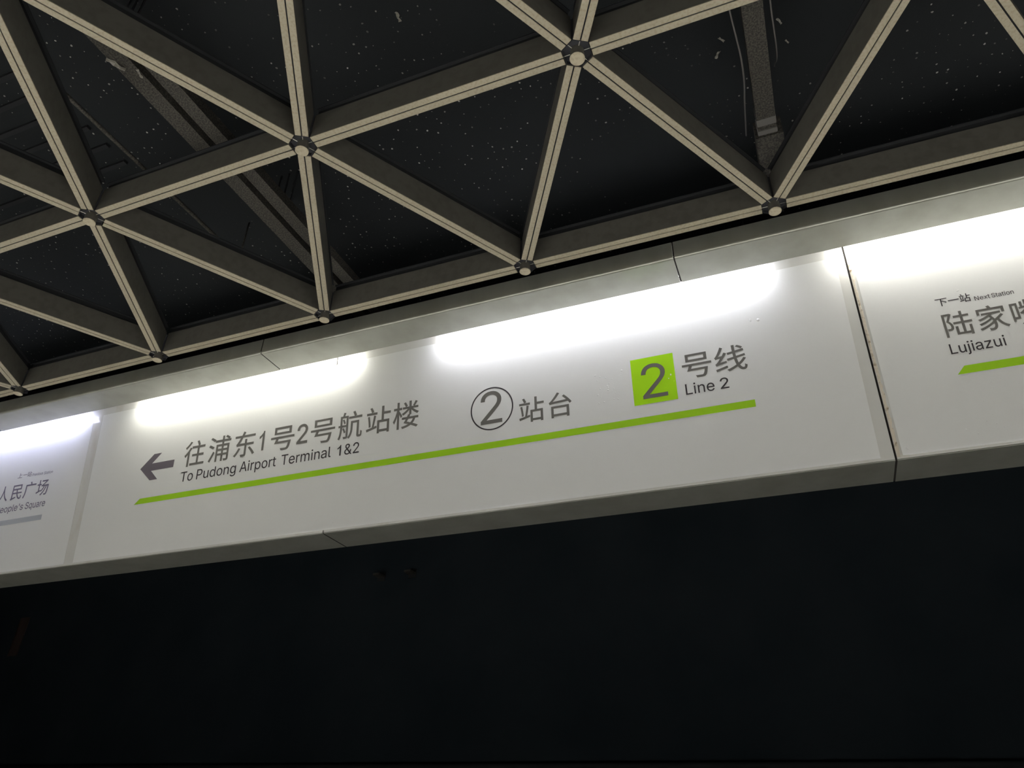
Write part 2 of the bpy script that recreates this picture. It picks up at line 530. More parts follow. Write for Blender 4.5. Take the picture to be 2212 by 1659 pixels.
# ------------------------------------------------------------------ fluorescent tubes in the cove
def tube(u0, u1, colr, label, power=1.0):
    c = FR @ Vector(((u0 + u1) / 2, 0.872, 0.070))
    t = empty('tube_lamp', label, 'lamp', c, 'fluorescent tubes hidden above the soffit')
    h = (u1 - u0) / 2
    R = 0.0150
    bm = bmesh.new()
    cyl(bm, (-h, 0, 0), (h, 0, 0), R, n=20)
    m = mat('lit_tube', (0.9, 0.9, 0.9), 0.4, 0.3, emit=colr, strength=TUBE * power)
    link('tube', bm_mesh('tube', bm, True), m, t)
    for s in (-1, 1):
        bm = bmesh.new()
        cyl(bm, (s * h, 0, 0), (s * (h + 0.018), 0, 0), R + 0.0004, n=20)
        link('end_cap', bm_mesh('end_cap', bm), M['metal'], t)
    link('batten', box_mesh('batten', -h - 0.02, h + 0.02, -0.020, 0.020, 0.022, 0.052), M['white'], t)
tube(-2.35, -0.835, (0.68, 0.70, 1.0), 'bluish fluorescent tube over the previous station sign', 0.68)
tube(-0.44, 0.985, (1.0, 0.98, 0.88), 'warm white fluorescent tube over the arrow half of the terminal sign', 0.85)
tube(1.45, 2.93, (0.93, 0.93, 1.0), 'cool white fluorescent tube over the line number half of the terminal sign', 0.85)
tube(3.20, 4.72, (1.0, 0.975, 0.91), 'warm white fluorescent tube over the next station sign', 0.85)

# outlines of the letters on the signs (thousandths of an em, one contour after another)
GLYPHS = {
    '往': '249,838 219,794 181,750 137,706 91,666 44,632 54,618 66,602 76,585 84,570 136,610 188,656 237,706 282,758 320,810;548,819 568,786 588,751 606,715 620,682 631,653 704,682 692,711 677,743 658,778 637,812 616,844;269,615 231,553 187,494 137,438 85,387 31,343 42,326 54,306 64,285 72,269 93,287 114,306 135,327 156,349 177,371 177,-80 254,-80 254,464 272,489 290,514 306,539 322,564 336,589;349,649 349,578 603,578 603,352 385,352 385,281 603,281 603,23 320,23 320,-49 958,-49 958,23 681,23 681,281 900,281 900,352 681,352 681,578 932,578 932,649',
    '浦': '724,797 754,780 787,760 819,740 848,721 872,704 916,754 892,770 863,788 831,807 798,825 767,842;84,777 122,755 161,732 200,707 235,684 263,663 306,725 277,744 242,766 203,788 163,810 126,830;38,506 77,486 117,463 156,440 192,418 220,399 263,462 234,480 198,501 158,522 118,542 79,560;64,-19 129,-66 163,-6 198,59 233,127 266,195 297,261 239,307 205,236 169,165 132,96 96,34;355,539 355,-79 425,-79 425,137 593,137 593,-78 665,-78 665,137 835,137 835,5 833,-5 828,-11 817,-13 713,-11 720,-28 726,-46 731,-64 734,-79 773,-79 806,-79 833,-77 855,-73 873,-67 889,-56 900,-41 905,-21 907,5 907,539 665,539 665,633 957,633 957,702 665,702 665,841 593,841 593,702 305,702 305,633 593,633 593,539;593,305 593,202 425,202 425,305;665,305 835,305 835,202 665,202;593,370 425,370 425,471 593,471;665,370 665,471 835,471 835,370',
    '东': '257,261 229,204 195,149 157,98 115,51 71,10 87,0 105,-13 122,-27 135,-38 179,7 222,59 263,117 300,178 332,241;666,231 713,181 761,127 805,72 844,20 873,-26 940,11 909,57 870,108 824,161 776,213 728,262;77,707 77,636 320,636 296,594 274,557 255,525 238,500 225,482 204,452 185,428 167,412 150,403 158,385 166,363 172,342 177,326 190,332 213,336 245,339 286,340 507,340 507,24 506,13 500,8 488,6 360,6 368,-12 377,-32 384,-53 389,-72 429,-72 465,-70 495,-68 521,-64 542,-57 561,-45 574,-29 581,-6 583,23 583,340 874,340 874,413 583,413 583,560 507,560 507,413 269,413 298,453 327,496 355,541 384,588 411,636 917,636 917,707 449,707 500,813 420,846 409,818 397,790 384,762 371,734 357,707',
    '号': '260,732 736,732 736,596 260,596;185,799 185,530 815,530 815,799;63,440 63,371 269,371 256,333 243,295 230,258 216,223 203,191 727,191 715,128 703,79 691,42 677,16 663,-1 651,-7 635,-9 615,-10 593,-10 563,-9 526,-8 486,-6 444,-2 454,-19 462,-38 467,-56 470,-74 511,-76 550,-77 585,-78 615,-78 639,-77 666,-75 688,-71 708,-63 726,-50 747,-25 765,12 782,65 797,135 812,225 816,259 315,259 352,371 933,371 933,440',
    '航': '200,592 214,563 227,533 240,503 251,474 259,448 309,470 300,495 289,523 276,553 262,583 248,611;198,284 214,253 230,221 246,188 259,157 269,130 320,153 309,179 295,210 279,242 262,274 245,305;596,829 612,798 627,766 642,733 655,702 665,674 738,699 727,726 714,756 698,789 682,821 665,851;439,674 439,606 949,606 949,674;527,508 527,290 525,225 517,155 498,85 466,18 417,-43 432,-51 449,-62 464,-74 475,-84 528,-17 563,58 584,137 594,215 597,289 597,441 769,441 769,49 770,6 773,-22 779,-39 788,-51 804,-61 822,-67 841,-69 886,-69 904,-68 920,-64 934,-57 945,-47 953,-33 959,-15 961,1 964,24 966,51 967,79 968,108 950,115 932,124 917,135 913,28 911,14 908,4 904,-1 899,-3 892,-5 884,-5 860,-5 844,-1 841,7 840,22 839,44 839,508;346,659 346,404 176,404 176,659;40,404 40,342 110,342 109,264 103,182 91,100 69,21 34,-50 48,-57 65,-67 80,-77 92,-87 129,-11 153,75 167,166 174,257 176,342 346,342 346,9 344,0 339,-5 329,-7 236,-7 243,-22 250,-39 255,-57 258,-72 292,-72 321,-71 345,-69 365,-65 381,-59 396,-49 405,-34 410,-15 412,9 412,721 265,721 306,832 230,847 225,824 220,798 213,772 206,746 199,721 110,721 110,404',
    '站': '58,652 58,582 447,582 447,652;98,525 111,454 124,378 134,303 142,231 146,167 209,178 204,242 195,314 185,389 172,464 158,536;175,815 191,785 207,753 222,720 234,689 243,662 311,686 302,713 289,743 274,774 257,805 240,835;330,549 321,470 309,384 295,297 280,215 264,144 47,95 65,20 443,116 436,185 328,159 343,227 359,303 374,382 388,461 400,535;467,362 467,-79 540,-79 540,-31 842,-31 842,-75 918,-75 918,362 706,362 706,561 960,561 960,633 706,633 706,841 629,841 629,362;540,39 540,291 842,291 842,39',
    '楼': '417,786 434,759 450,729 466,700 480,673 491,650 551,681 540,703 526,729 510,757 492,785 475,812;835,822 822,794 806,762 788,731 770,701 752,675 804,650 823,674 842,702 862,732 882,763 902,794;618,840 618,645 380,645 380,582 571,582 532,545 489,511 444,479 397,451 352,429 365,417 378,404 390,389 400,375 444,400 490,431 535,466 578,504 618,544 618,382 689,382 689,547 729,508 773,470 819,435 865,405 909,380 918,394 931,410 945,424 958,436 913,457 866,483 819,514 776,547 736,582 934,582 934,645 689,645 689,840;760,231 747,198 731,167 712,140 690,115 665,92 530,140 586,231;426,110 597,50 556,32 510,17 459,4 404,-6 344,-15 352,-28 361,-45 368,-62 374,-78 447,-65 514,-49 575,-30 629,-8 677,18 723,-1 767,-21 808,-40 845,-58 879,-76 931,-22 898,-6 862,11 823,28 781,46 737,64 763,92 786,122 806,156 822,192 836,231 944,231 944,296 621,296 654,367 581,381 542,296 359,296 359,231 506,231 490,204 473,179 457,154 441,131;178,840 178,647 56,647 56,577 174,577 154,493 129,409 99,328 66,256 32,197 42,181 54,162 64,142 72,124 95,165 118,212 139,266 159,324 178,384 178,-79 247,-79 247,444 263,414 278,384 293,355 305,329 315,307 361,361 345,387 321,426 293,469 267,508 247,537 247,577 345,577 345,647 247,647 247,840',
    '台': '179,342 179,-79 255,-79 255,-25 741,-25 741,-77 821,-77 821,342;255,48 255,270 741,270 741,48;126,426 156,434 214,440 325,448 512,459 800,474 818,451 834,429 849,408 861,388 925,434 887,488 837,549 779,611 718,672 658,727 599,687 628,660 658,631 688,601 717,571 745,540 231,516 284,568 338,624 390,683 441,746 490,811 415,844 364,770 309,700 257,639 213,590 183,559 159,537 138,519 119,507 101,500 108,482 115,462 122,442',
    '线': '54,54 70,-18 398,80 387,144 313,123 241,103 172,84 109,68;704,780 735,764 767,746 799,726 826,707 849,689 893,736 870,753 842,772 811,790 779,807 748,822;72,423 82,427 99,432 127,437 170,444 232,452 206,415 183,382 161,354 144,332 130,317 108,292 89,272 71,258 54,251 61,234 68,215 74,196 78,182 94,189 122,198 174,211 258,229 384,255 384,318 185,282 231,338 275,398 319,461 361,526 401,592 338,630 275,519 148,506 184,560 218,617 251,678 282,741 309,804 239,837 212,765 180,696 149,635 122,586 104,556 88,533 74,514 60,501 47,494;887,349 861,312 832,276 801,242 766,209 728,178 719,211 710,247 702,285 694,325 688,367 943,415 931,481 679,434 666,566 915,604 903,670 662,634 658,842 584,842 591,623 433,600 445,532 595,555 608,421 413,385 425,317 617,353 625,304 633,258 643,213 654,172 666,133 614,100 558,70 501,44 442,20 381,0 395,-14 408,-31 419,-47 428,-62 484,-41 538,-18 591,8 642,36 691,66 717,17 747,-23 780,-53 816,-71 857,-77 893,-73 920,-58 940,-31 953,10 963,68 949,75 934,84 920,96 907,108 902,53 894,19 882,1 865,-4 839,1 815,15 793,38 772,70 753,110 799,147 842,187 882,229 918,273 950,319',
    '下': '55,766 55,691 441,691 441,-79 520,-79 520,451 591,412 662,370 730,327 790,286 839,250 892,318 835,358 766,401 688,446 609,489 534,527 520,511 520,691 946,691 946,766',
    '一': '44,431 44,349 960,349 960,431',
    '陆': '78,799 78,-78 147,-78 147,731 280,731 263,689 245,643 226,596 206,549 186,505 230,458 261,415 280,374 291,337 294,302 293,279 289,259 281,243 270,232 260,227 248,224 234,222 219,221 203,222 185,222 166,224 174,208 180,190 183,173 185,157 262,159 283,162 302,169 318,178 335,193 347,213 356,237 361,264 362,295 359,334 349,375 330,419 300,465 256,513 280,562 304,614 328,668 351,721 372,772 322,802 312,799;421,283 421,-25 849,-25 849,-74 920,-74 920,283 849,283 849,44 707,44 707,379 957,379 957,450 707,450 707,624 897,624 897,693 707,693 707,836 633,836 633,693 430,693 430,624 633,624 633,450 387,450 387,379 633,379 633,44 494,44 494,283',
    '家': '423,824 461,750 84,750 84,544 157,544 157,682 846,682 846,544 923,544 923,750 551,750 541,774 528,799 515,823 501,847;790,481 753,448 711,414 665,379 618,345 571,313 556,346 538,378 517,409 494,439 467,467 486,480 504,493 521,506 537,520 789,520 789,586 209,586 209,520 438,520 376,483 307,450 232,420 156,395 80,374 91,361 103,345 113,328 121,315 179,333 239,354 298,378 355,404 411,433 425,419 437,405 449,390 460,374 399,335 324,296 242,261 158,230 78,207 88,193 99,178 109,162 116,148 191,174 271,206 350,243 424,283 489,324 497,306 505,289 511,271 516,254 446,200 359,147 261,100 160,61 61,32 72,18 83,1 93,-16 100,-32 189,-1 281,37 371,82 455,131 530,182 532,135 529,93 520,57 507,29 491,10 477,0 462,-6 446,-9 427,-10 409,-10 387,-9 362,-7 336,-5 344,-22 350,-41 354,-59 356,-76 441,-78 472,-76 498,-71 522,-60 545,-43 575,-8 595,42 606,105 605,177 591,253 639,282 676,198 723,123 779,58 843,4 916,-38 926,-22 939,-5 953,10 966,23 894,60 830,110 776,172 731,242 697,319 730,341 762,364 793,387 823,409 852,432',
    '嘴': '624,329 624,260 466,260 466,329;691,329 846,329 846,260 691,260;451,386 509,443 716,443 654,386;513,548 483,506 447,467 406,430 362,398 315,370 327,358 339,344 351,329 359,318 400,345 400,218 398,167 389,114 371,61 340,11 294,-35 307,-44 321,-57 335,-71 345,-83 376,-55 402,-23 422,10 438,44 450,80 624,80 624,-60 691,-60 691,80 846,80 846,3 845,-5 839,-9 830,-11 741,-10 748,-24 753,-39 758,-55 761,-69 794,-69 823,-68 846,-67 866,-64 881,-59 896,-49 906,-36 911,-19 912,2 912,386 735,386 754,402 772,419 790,437 806,454 821,472 779,502 769,498 554,498 574,529;624,205 624,135 461,135 466,205;691,205 846,205 846,135 691,135;902,789 879,777 852,764 822,753 791,742 759,732 759,832 696,832 696,626 700,587 713,563 739,550 782,547 887,547 919,551 941,565 954,593 962,637 947,641 932,646 917,653 905,660 903,629 899,612 891,604 879,602 790,602 770,604 761,610 759,626 759,679 798,688 837,699 876,712 913,726 946,741;373,779 373,585 321,577 327,521 668,572 662,630 563,615 563,700 663,700 663,756 563,756 563,832 499,832 499,605 434,595 434,779;75,745 75,81 133,81 133,159 287,159 287,745;133,673 230,673 230,232 133,232',
    '上': '427,825 427,43 51,43 51,-32 950,-32 950,43 506,43 506,441 881,441 881,516 506,516 506,825',
    '人': '457,837 453,709 430,531 368,330 246,138 43,-17 60,-30 77,-45 92,-61 104,-76 235,13 336,118 412,235 466,358 502,480 539,362 594,239 672,119 776,13 910,-72 921,-56 934,-39 949,-23 965,-9 786,113 665,271 590,437 551,586 534,689 537,724 538,756 540,786 540,813 541,837',
    '民': '107,-85 126,-75 160,-63 221,-43 322,-13 474,32 471,47 468,66 466,85 465,102 193,26 193,274 496,274 537,161 591,66 655,-6 727,-53 805,-69 844,-64 874,-46 896,-12 911,41 921,117 905,123 887,132 870,142 855,153 851,97 845,55 836,27 824,10 808,5 755,17 703,53 655,109 611,184 575,274 903,274 903,345 556,345 550,374 544,404 540,435 536,466 534,498 829,498 829,788 116,788 116,57 112,29 100,8 86,-7 71,-17 81,-32 91,-50 101,-68;478,345 193,345 193,498 458,498 460,466 463,435 468,405 472,375;193,718 753,718 753,568 193,568',
    '广': '469,825 480,798 490,770 501,741 510,714 517,688 143,688 143,401 141,316 133,225 116,133 86,45 39,-36 54,-47 71,-61 88,-77 100,-90 153,-1 188,99 209,203 219,306 222,401 222,615 942,615 942,688 565,688 601,697 593,722 583,751 571,781 559,812 546,841',
    '场': '411,434 422,439 441,443 466,445 498,446 569,446 540,382 505,324 463,271 416,225 363,185 351,243 244,203 244,525 354,525 354,596 244,596 244,828 173,828 173,596 50,596 50,525 173,525 173,177 36,129 61,53 365,174 363,183 377,174 392,163 406,151 417,141 473,187 524,241 570,303 609,371 640,446 724,446 680,323 624,213 556,116 474,33 379,-36 394,-45 410,-57 425,-69 437,-79 532,-4 616,87 687,192 747,312 794,446 862,446 851,290 839,174 826,91 812,38 797,10 787,1 776,-3 762,-4 745,-4 722,-4 695,-2 665,0 673,-17 680,-35 684,-54 686,-71 717,-72 746,-73 772,-72 793,-71 813,-68 831,-61 846,-51 861,-36 880,0 897,62 912,159 925,295 938,480 940,517 538,517 598,557 659,601 722,650 785,702 849,757 793,799 777,793 375,793 375,722 697,722 644,676 593,635 546,600 507,572 480,554 451,536 424,521 400,510 379,505',
    '&': '197,-7 173,-6 150,-2 129,4 110,12 93,22 78,34 65,47 54,62 45,78 39,96 35,114 34,133 36,154 40,173 47,189 58,205 70,220 85,235 140,279 216,335 237,352 255,375 259,384 261,394 262,405 260,420 255,434 245,445 233,454 219,459 201,461 189,460 178,457 168,453 159,447 151,440 145,431 141,421 138,411 137,399 138,386 141,375 145,363 169,327 204,284 438,0 364,0 171,231 121,293 111,306 102,319 94,331 87,344 81,361 77,379 75,398 76,415 79,430 84,445 91,458 102,474 117,488 134,499 149,505 165,510 182,513 200,513 218,513 235,510 251,505 266,499 283,488 297,475 308,459 317,442 322,424 324,404 323,389 320,375 315,362 309,349 301,336 291,325 256,293 154,217 140,206 128,195 118,185 110,174 103,161 98,146 97,131 98,115 102,101 109,87 118,76 130,66 143,57 158,51 175,48 193,46 213,48 232,52 251,59 265,66 278,75 290,84 301,95 312,108 321,121 329,136 336,151 342,168 346,186 348,205 349,224 408,224 407,201 405,180 401,161 397,144 389,124 380,107 371,92 345,62 333,47 320,34 305,23 289,14 271,7 252,1 234,-3 215,-6',
    "'": '78,318 70,509 136,509 128,318',
    '1': '216,0 290,0 290,509 248,509 233,473 195,433 148,397 100,374 100,313 157,338 204,374 216,389',
    '2': '64,0 64,47 234,229 282,282 294,298 303,312 311,327 316,341 319,356 320,371 319,389 315,405 308,419 298,431 287,441 273,449 258,455 241,458 224,460 205,458 188,454 172,447 159,438 148,427 139,413 132,398 128,381 127,362 66,362 67,384 71,405 77,424 86,442 98,459 111,473 126,486 143,496 162,505 182,511 203,514 225,516 247,514 268,511 288,505 306,497 323,486 337,474 350,461 361,445 370,428 376,411 380,392 381,372 380,354 377,336 371,318 365,304 357,290 347,275 336,259 267,180 153,60 153,57 389,57 389,0',
    'A': '16,0 201,509 276,509 463,0 395,0 287,302 264,372 232,478 245,478 213,371 191,302 85,0;110,142 110,199 370,199 370,142',
    'L': '60,0 60,509 125,509 125,57 361,57 361,0',
    'N': '60,0 60,509 136,509 343,183 363,151 388,107 414,55 405,54 401,108 399,157 399,195 399,509 463,509 463,0 387,0 202,290 177,331 148,381 108,452 119,454 122,384 124,328 125,291 125,0',
    'P': '60,0 60,509 235,509 263,507 289,503 312,497 332,487 350,476 366,462 379,447 390,430 398,411 404,391 407,370 409,348 407,325 404,304 398,284 390,265 379,248 366,233 350,219 332,207 312,198 289,191 263,187 235,186 109,186 109,242 233,242 252,243 269,246 284,250 297,256 312,266 324,279 333,294 339,310 343,328 344,348 343,367 339,385 333,402 324,416 312,428 297,439 284,444 268,449 251,451 232,452 125,452 125,0',
    'S': '224,-9 197,-8 172,-4 149,1 128,9 108,19 91,31 76,45 64,60 54,77 46,96 41,115 38,137 104,137 108,118 114,102 123,88 136,76 150,66 166,59 185,53 204,50 224,49 241,50 257,52 272,55 286,60 303,69 317,79 329,92 338,106 344,122 346,139 344,154 340,168 332,179 322,189 310,197 296,205 245,222 184,239 154,249 128,260 105,274 86,289 71,307 60,326 54,348 52,372 53,393 58,413 65,431 75,448 87,463 102,476 119,488 138,498 158,506 180,511 203,514 227,516 252,514 275,511 296,505 316,498 334,488 351,476 365,463 377,449 387,433 394,415 399,397 401,378 337,378 334,396 326,412 316,426 302,437 286,447 267,453 247,457 225,459 204,457 185,454 167,448 152,440 139,430 129,418 121,405 117,391 115,376 117,359 122,345 131,334 142,324 155,315 169,308 212,293 264,279 312,264 328,256 344,248 359,238 372,226 384,213 395,198 401,185 405,171 407,155 408,139 407,118 403,99 396,81 386,64 374,48 360,34 343,21 323,11 302,2 278,-4 252,-8',
    'T': '32,452 32,509 417,509 417,452 257,452 257,0 193,0 193,452',
    'a': '160,-9 142,-8 126,-5 110,-1 94,5 80,12 68,22 57,32 48,45 40,58 35,73 31,90 30,108 32,128 36,146 43,161 53,174 64,184 78,193 92,200 108,206 125,211 178,220 234,227 247,229 257,231 265,235 271,240 274,246 276,255 276,257 275,272 272,285 267,297 260,307 251,315 240,322 227,327 212,330 196,331 178,330 163,327 149,322 137,316 127,309 118,301 110,292 104,283 100,274 41,291 48,308 57,322 67,335 79,346 91,355 104,364 118,370 133,375 148,379 163,382 179,384 194,384 239,379 255,375 271,369 286,360 300,350 312,336 322,320 329,306 333,290 336,272 337,251 337,0 277,0 277,52 272,52 252,25 242,16 229,8 215,1 199,-4 181,-7;170,45 192,47 211,51 228,59 242,68 254,80 263,93 270,108 274,122 276,138 276,190 259,182 231,176 200,171 175,168 134,159 122,153 112,147 103,139 97,130 93,118 92,105 93,93 96,82 102,72 109,64 119,57 130,52 142,48 156,46',
    'd': '195,-8 172,-7 151,-2 130,5 111,16 94,29 79,45 66,64 55,84 46,108 39,133 35,160 34,189 35,218 39,245 46,270 55,293 66,313 79,332 95,347 112,361 131,371 151,378 173,383 196,384 218,383 237,379 253,373 267,364 278,355 287,346 306,319 311,319 311,509 372,509 372,0 313,0 313,59 307,59 287,31 277,21 266,12 252,4 236,-3 217,-7;205,47 221,48 236,51 250,57 263,65 274,75 284,86 293,100 299,115 305,132 309,150 311,169 312,189 311,210 309,229 305,247 300,263 293,278 284,291 275,302 263,312 251,320 237,325 221,329 205,330 187,329 172,325 157,319 145,311 133,301 124,290 115,276 108,261 103,245 99,227 97,209 96,189 97,170 99,151 103,133 109,117 115,101 124,88 134,76 145,66 158,57 172,51 188,48',
    'e': '212,-8 185,-7 161,-2 138,6 117,16 98,30 82,46 68,64 56,85 46,108 40,132 35,159 34,187 35,215 39,242 46,267 55,290 67,311 81,329 97,346 115,359 135,370 157,378 180,383 205,384 221,384 236,382 251,379 266,374 280,368 294,361 307,351 319,341 331,329 341,315 350,299 357,282 363,263 368,242 370,219 371,194 371,169 75,169 75,221 338,221 310,202 309,220 307,237 303,254 298,269 288,286 277,301 263,314 246,323 227,328 205,330 189,329 173,326 159,321 146,313 131,301 119,286 109,270 102,251 97,231 96,211 96,178 97,157 100,139 104,122 110,106 118,92 128,80 139,70 151,61 165,55 179,50 195,47 212,46 227,47 241,49 254,53 265,58 276,65 285,73 294,82 300,93 306,105 365,91 358,72 348,55 335,39 324,29 311,19 298,11 283,4 266,-1 249,-5 231,-7',
    'g': '207,-151 187,-150 168,-148 150,-144 134,-140 114,-132 97,-122 82,-110 70,-97 59,-84 51,-69 101,-41 122,-66 131,-74 142,-82 154,-88 169,-93 187,-96 207,-97 229,-96 249,-92 267,-85 282,-75 295,-62 304,-47 310,-28 311,-6 311,68 306,68 287,41 277,32 266,23 252,16 236,10 217,6 195,5 173,6 152,10 132,17 113,27 95,39 80,53 67,71 55,90 46,112 39,136 35,163 34,191 35,220 39,246 46,271 55,293 66,314 80,332 95,347 112,361 131,371 152,378 173,383 196,384 218,383 237,379 253,373 267,365 279,356 288,346 308,319 313,319 313,379 372,379 372,-9 371,-32 367,-54 360,-73 350,-90 338,-104 324,-117 308,-127 291,-136 271,-142 251,-147 229,-150;205,59 222,60 237,63 251,68 264,75 278,87 290,103 300,121 305,137 309,154 312,172 312,193 312,212 309,231 305,248 300,264 293,278 285,291 275,303 264,312 251,320 237,325 222,329 205,330 188,329 172,325 158,320 145,312 134,302 124,290 115,277 109,262 103,246 99,229 97,212 96,193 97,173 99,155 103,138 109,123 118,104 131,88 145,76 158,68 172,63 188,60',
    'i': '53,0 53,379 114,379 114,0;84,443 73,444 63,448 54,455 47,463 43,472 41,483 43,494 47,504 54,512 63,518 73,522 84,524 95,522 105,518 114,512 121,504 125,494 126,483 125,472 121,463 114,455 105,448 95,444',
    'j': '53,379 114,379 114,-30 113,-47 111,-63 107,-77 102,-90 92,-106 80,-119 65,-129 52,-135 37,-139 21,-142 4,-143 -10,-143 -10,-87 2,-87 18,-85 31,-80 40,-72 47,-61 51,-46 53,-29;83,443 72,444 62,448 53,455 47,463 42,472 41,483 42,494 47,504 53,512 62,518 72,522 83,524 95,522 105,518 114,512 120,504 125,494 126,483 125,472 120,463 114,455 105,448 95,444',
    'l': '139,-2 119,-1 101,3 86,10 74,20 65,33 58,47 54,65 53,84 53,509 114,509 114,99 114,83 117,71 120,62 126,57 135,53 146,52 160,53 170,54 181,3 162,-1',
    'm': '53,0 53,379 112,379 112,295 108,295 114,314 122,331 132,346 144,358 158,368 172,376 187,382 203,385 219,386 239,385 257,380 273,372 287,361 299,347 309,331 316,314 321,295 312,295 318,312 326,329 337,343 350,356 364,366 381,375 398,381 417,385 437,386 453,385 468,383 483,378 497,372 510,364 522,354 532,342 541,328 548,313 553,296 556,276 557,255 557,0 496,0 496,254 494,273 490,289 483,302 473,313 456,323 438,329 419,330 402,329 387,326 374,320 363,312 353,302 345,290 340,277 336,263 335,247 335,0 274,0 274,260 272,280 265,297 253,311 238,322 220,328 199,330 185,329 171,326 158,320 145,312 135,302 126,289 119,274 115,257 114,238 114,0',
    'n': '114,227 114,0 53,0 53,379 112,379 112,287 102,287 112,312 124,332 137,349 152,362 169,372 187,379 207,383 227,384 246,383 264,380 280,376 295,369 309,360 321,349 332,336 341,321 348,304 353,285 356,264 357,240 357,0 296,0 296,235 295,256 290,275 283,291 273,304 260,315 246,323 229,328 210,329 192,328 176,324 161,317 147,308 136,297 126,283 119,266 115,248',
    'o': '207,-8 182,-7 159,-2 137,6 117,16 98,30 82,46 68,64 56,85 46,108 40,133 36,159 34,187 36,216 40,243 46,268 56,291 68,312 82,330 98,346 117,360 137,371 159,378 182,383 207,384 233,383 256,378 278,371 299,360 317,346 333,330 347,312 359,291 369,268 376,243 380,216 381,187 380,159 376,133 369,108 359,85 347,64 333,46 317,30 299,16 278,6 256,-2 233,-7;207,46 226,48 242,51 257,57 270,66 282,76 292,89 300,102 307,117 312,134 316,151 318,169 319,187 318,206 316,224 312,242 307,258 300,274 292,287 282,300 270,310 257,319 242,325 226,329 207,330 189,329 173,325 158,319 145,310 134,300 124,287 115,274 108,258 103,242 99,224 97,206 96,187 97,169 99,151 103,134 108,117 115,102 124,89 134,76 145,66 158,57 173,51 189,48',
    'p': '53,-143 53,379 112,379 112,319 118,319 137,346 147,355 158,364 171,373 188,379 207,383 229,384 252,383 274,378 294,371 313,361 330,347 345,332 359,313 370,293 379,270 385,245 389,218 390,189 389,160 385,133 379,108 370,84 359,64 346,45 330,29 313,16 294,5 274,-2 252,-7 229,-8 208,-7 189,-3 173,4 159,12 147,21 138,31 118,59 114,59 114,-143;220,47 237,48 253,51 267,57 279,66 291,76 301,88 309,101 316,117 321,133 325,151 327,170 328,189 327,209 325,227 321,245 316,261 309,276 301,290 291,301 280,311 267,319 253,325 237,329 220,330 203,329 188,325 174,320 161,312 150,302 140,291 132,278 125,263 120,247 116,229 113,210 113,189 113,169 116,150 120,132 125,115 132,100 140,86 150,75 162,65 174,57 188,51 204,48',
    'q': '372,-143 311,-143 311,59 306,59 287,31 277,21 266,12 252,4 236,-3 217,-7 195,-8 172,-7 151,-2 130,5 111,16 94,29 79,45 66,64 55,84 46,108 39,133 35,160 34,189 35,218 39,245 46,270 55,293 66,313 79,332 95,347 112,361 131,371 151,378 173,383 196,384 218,383 237,379 253,373 267,364 278,355 287,346 307,319 313,319 313,379 372,379;205,47 221,48 236,51 250,57 263,65 274,75 284,86 293,100 299,115 305,132 309,150 311,169 312,189 311,210 309,229 305,247 300,263 293,278 284,291 275,302 263,312 251,320 237,325 221,329 205,330 187,329 172,325 157,319 145,311 133,301 124,290 115,276 108,261 103,245 99,227 97,209 96,189 97,170 99,151 103,133 109,117 115,101 124,88 134,76 145,66 158,57 172,51 188,48',
    'r': '53,0 53,379 112,379 112,321 115,321 124,339 137,354 152,367 166,375 181,380 196,384 213,385 229,384 243,384 243,322 230,324 207,326 190,324 174,321 159,315 146,306 135,296 126,284 119,269 115,254 114,237 114,0',
    's': '182,-8 163,-7 145,-5 128,-2 112,3 98,10 84,18 72,27 62,38 53,50 45,63 40,78 36,94 94,107 101,87 111,72 124,60 141,52 160,47 181,45 200,46 217,50 232,55 244,62 258,74 265,88 268,103 266,115 262,126 254,136 243,144 229,150 212,155 149,170 125,177 104,186 87,196 72,208 61,222 53,237 48,255 47,274 48,290 51,305 57,319 65,332 75,343 87,354 100,363 115,370 131,377 149,381 167,384 187,384 206,384 223,381 239,378 254,372 271,363 286,352 299,339 309,324 318,308 324,290 268,277 262,291 254,304 243,316 228,325 210,331 187,333 166,331 147,326 131,317 119,305 111,292 109,277 110,264 115,253 124,243 136,235 152,229 172,223 229,209 254,202 275,194 292,183 306,171 317,158 325,142 330,125 331,107 330,90 326,75 321,61 312,47 302,35 290,24 276,15 260,6 242,0 223,-5 203,-7',
    't': '204,379 204,327 6,327 6,379;65,471 126,471 126,98 127,83 130,70 136,61 144,55 156,51 170,50 185,51 202,54 213,2 192,-3 168,-4 145,-3 125,2 107,10 92,21 80,35 72,52 67,71 65,93',
    'u': '182,-5 164,-4 146,-1 130,4 115,11 101,20 89,31 78,44 69,59 62,76 57,95 54,116 53,139 53,379 114,379 114,144 115,123 119,105 127,89 137,75 150,64 164,56 181,52 200,50 218,51 234,55 249,62 263,71 274,83 283,97 290,113 295,132 296,153 296,379 357,379 357,0 298,0 298,92 307,92 297,67 286,47 272,30 257,17 240,7 222,0 203,-4',
    'v': '163,0 17,379 84,379 165,155 187,87 206,21 184,21 203,87 224,155 305,379 371,379 226,0',
    'x': '21,0 171,218 171,171 29,379 100,379 147,306 179,253 207,206 175,206 202,253 233,306 282,379 352,379 209,169 209,214 358,0 287,0 231,85 200,136 173,182 205,182 178,136 148,85 91,0',
    'z': '42,0 42,46 254,320 254,323 48,323 48,379 333,379 333,331 126,60 126,56 339,56 339,0',
}
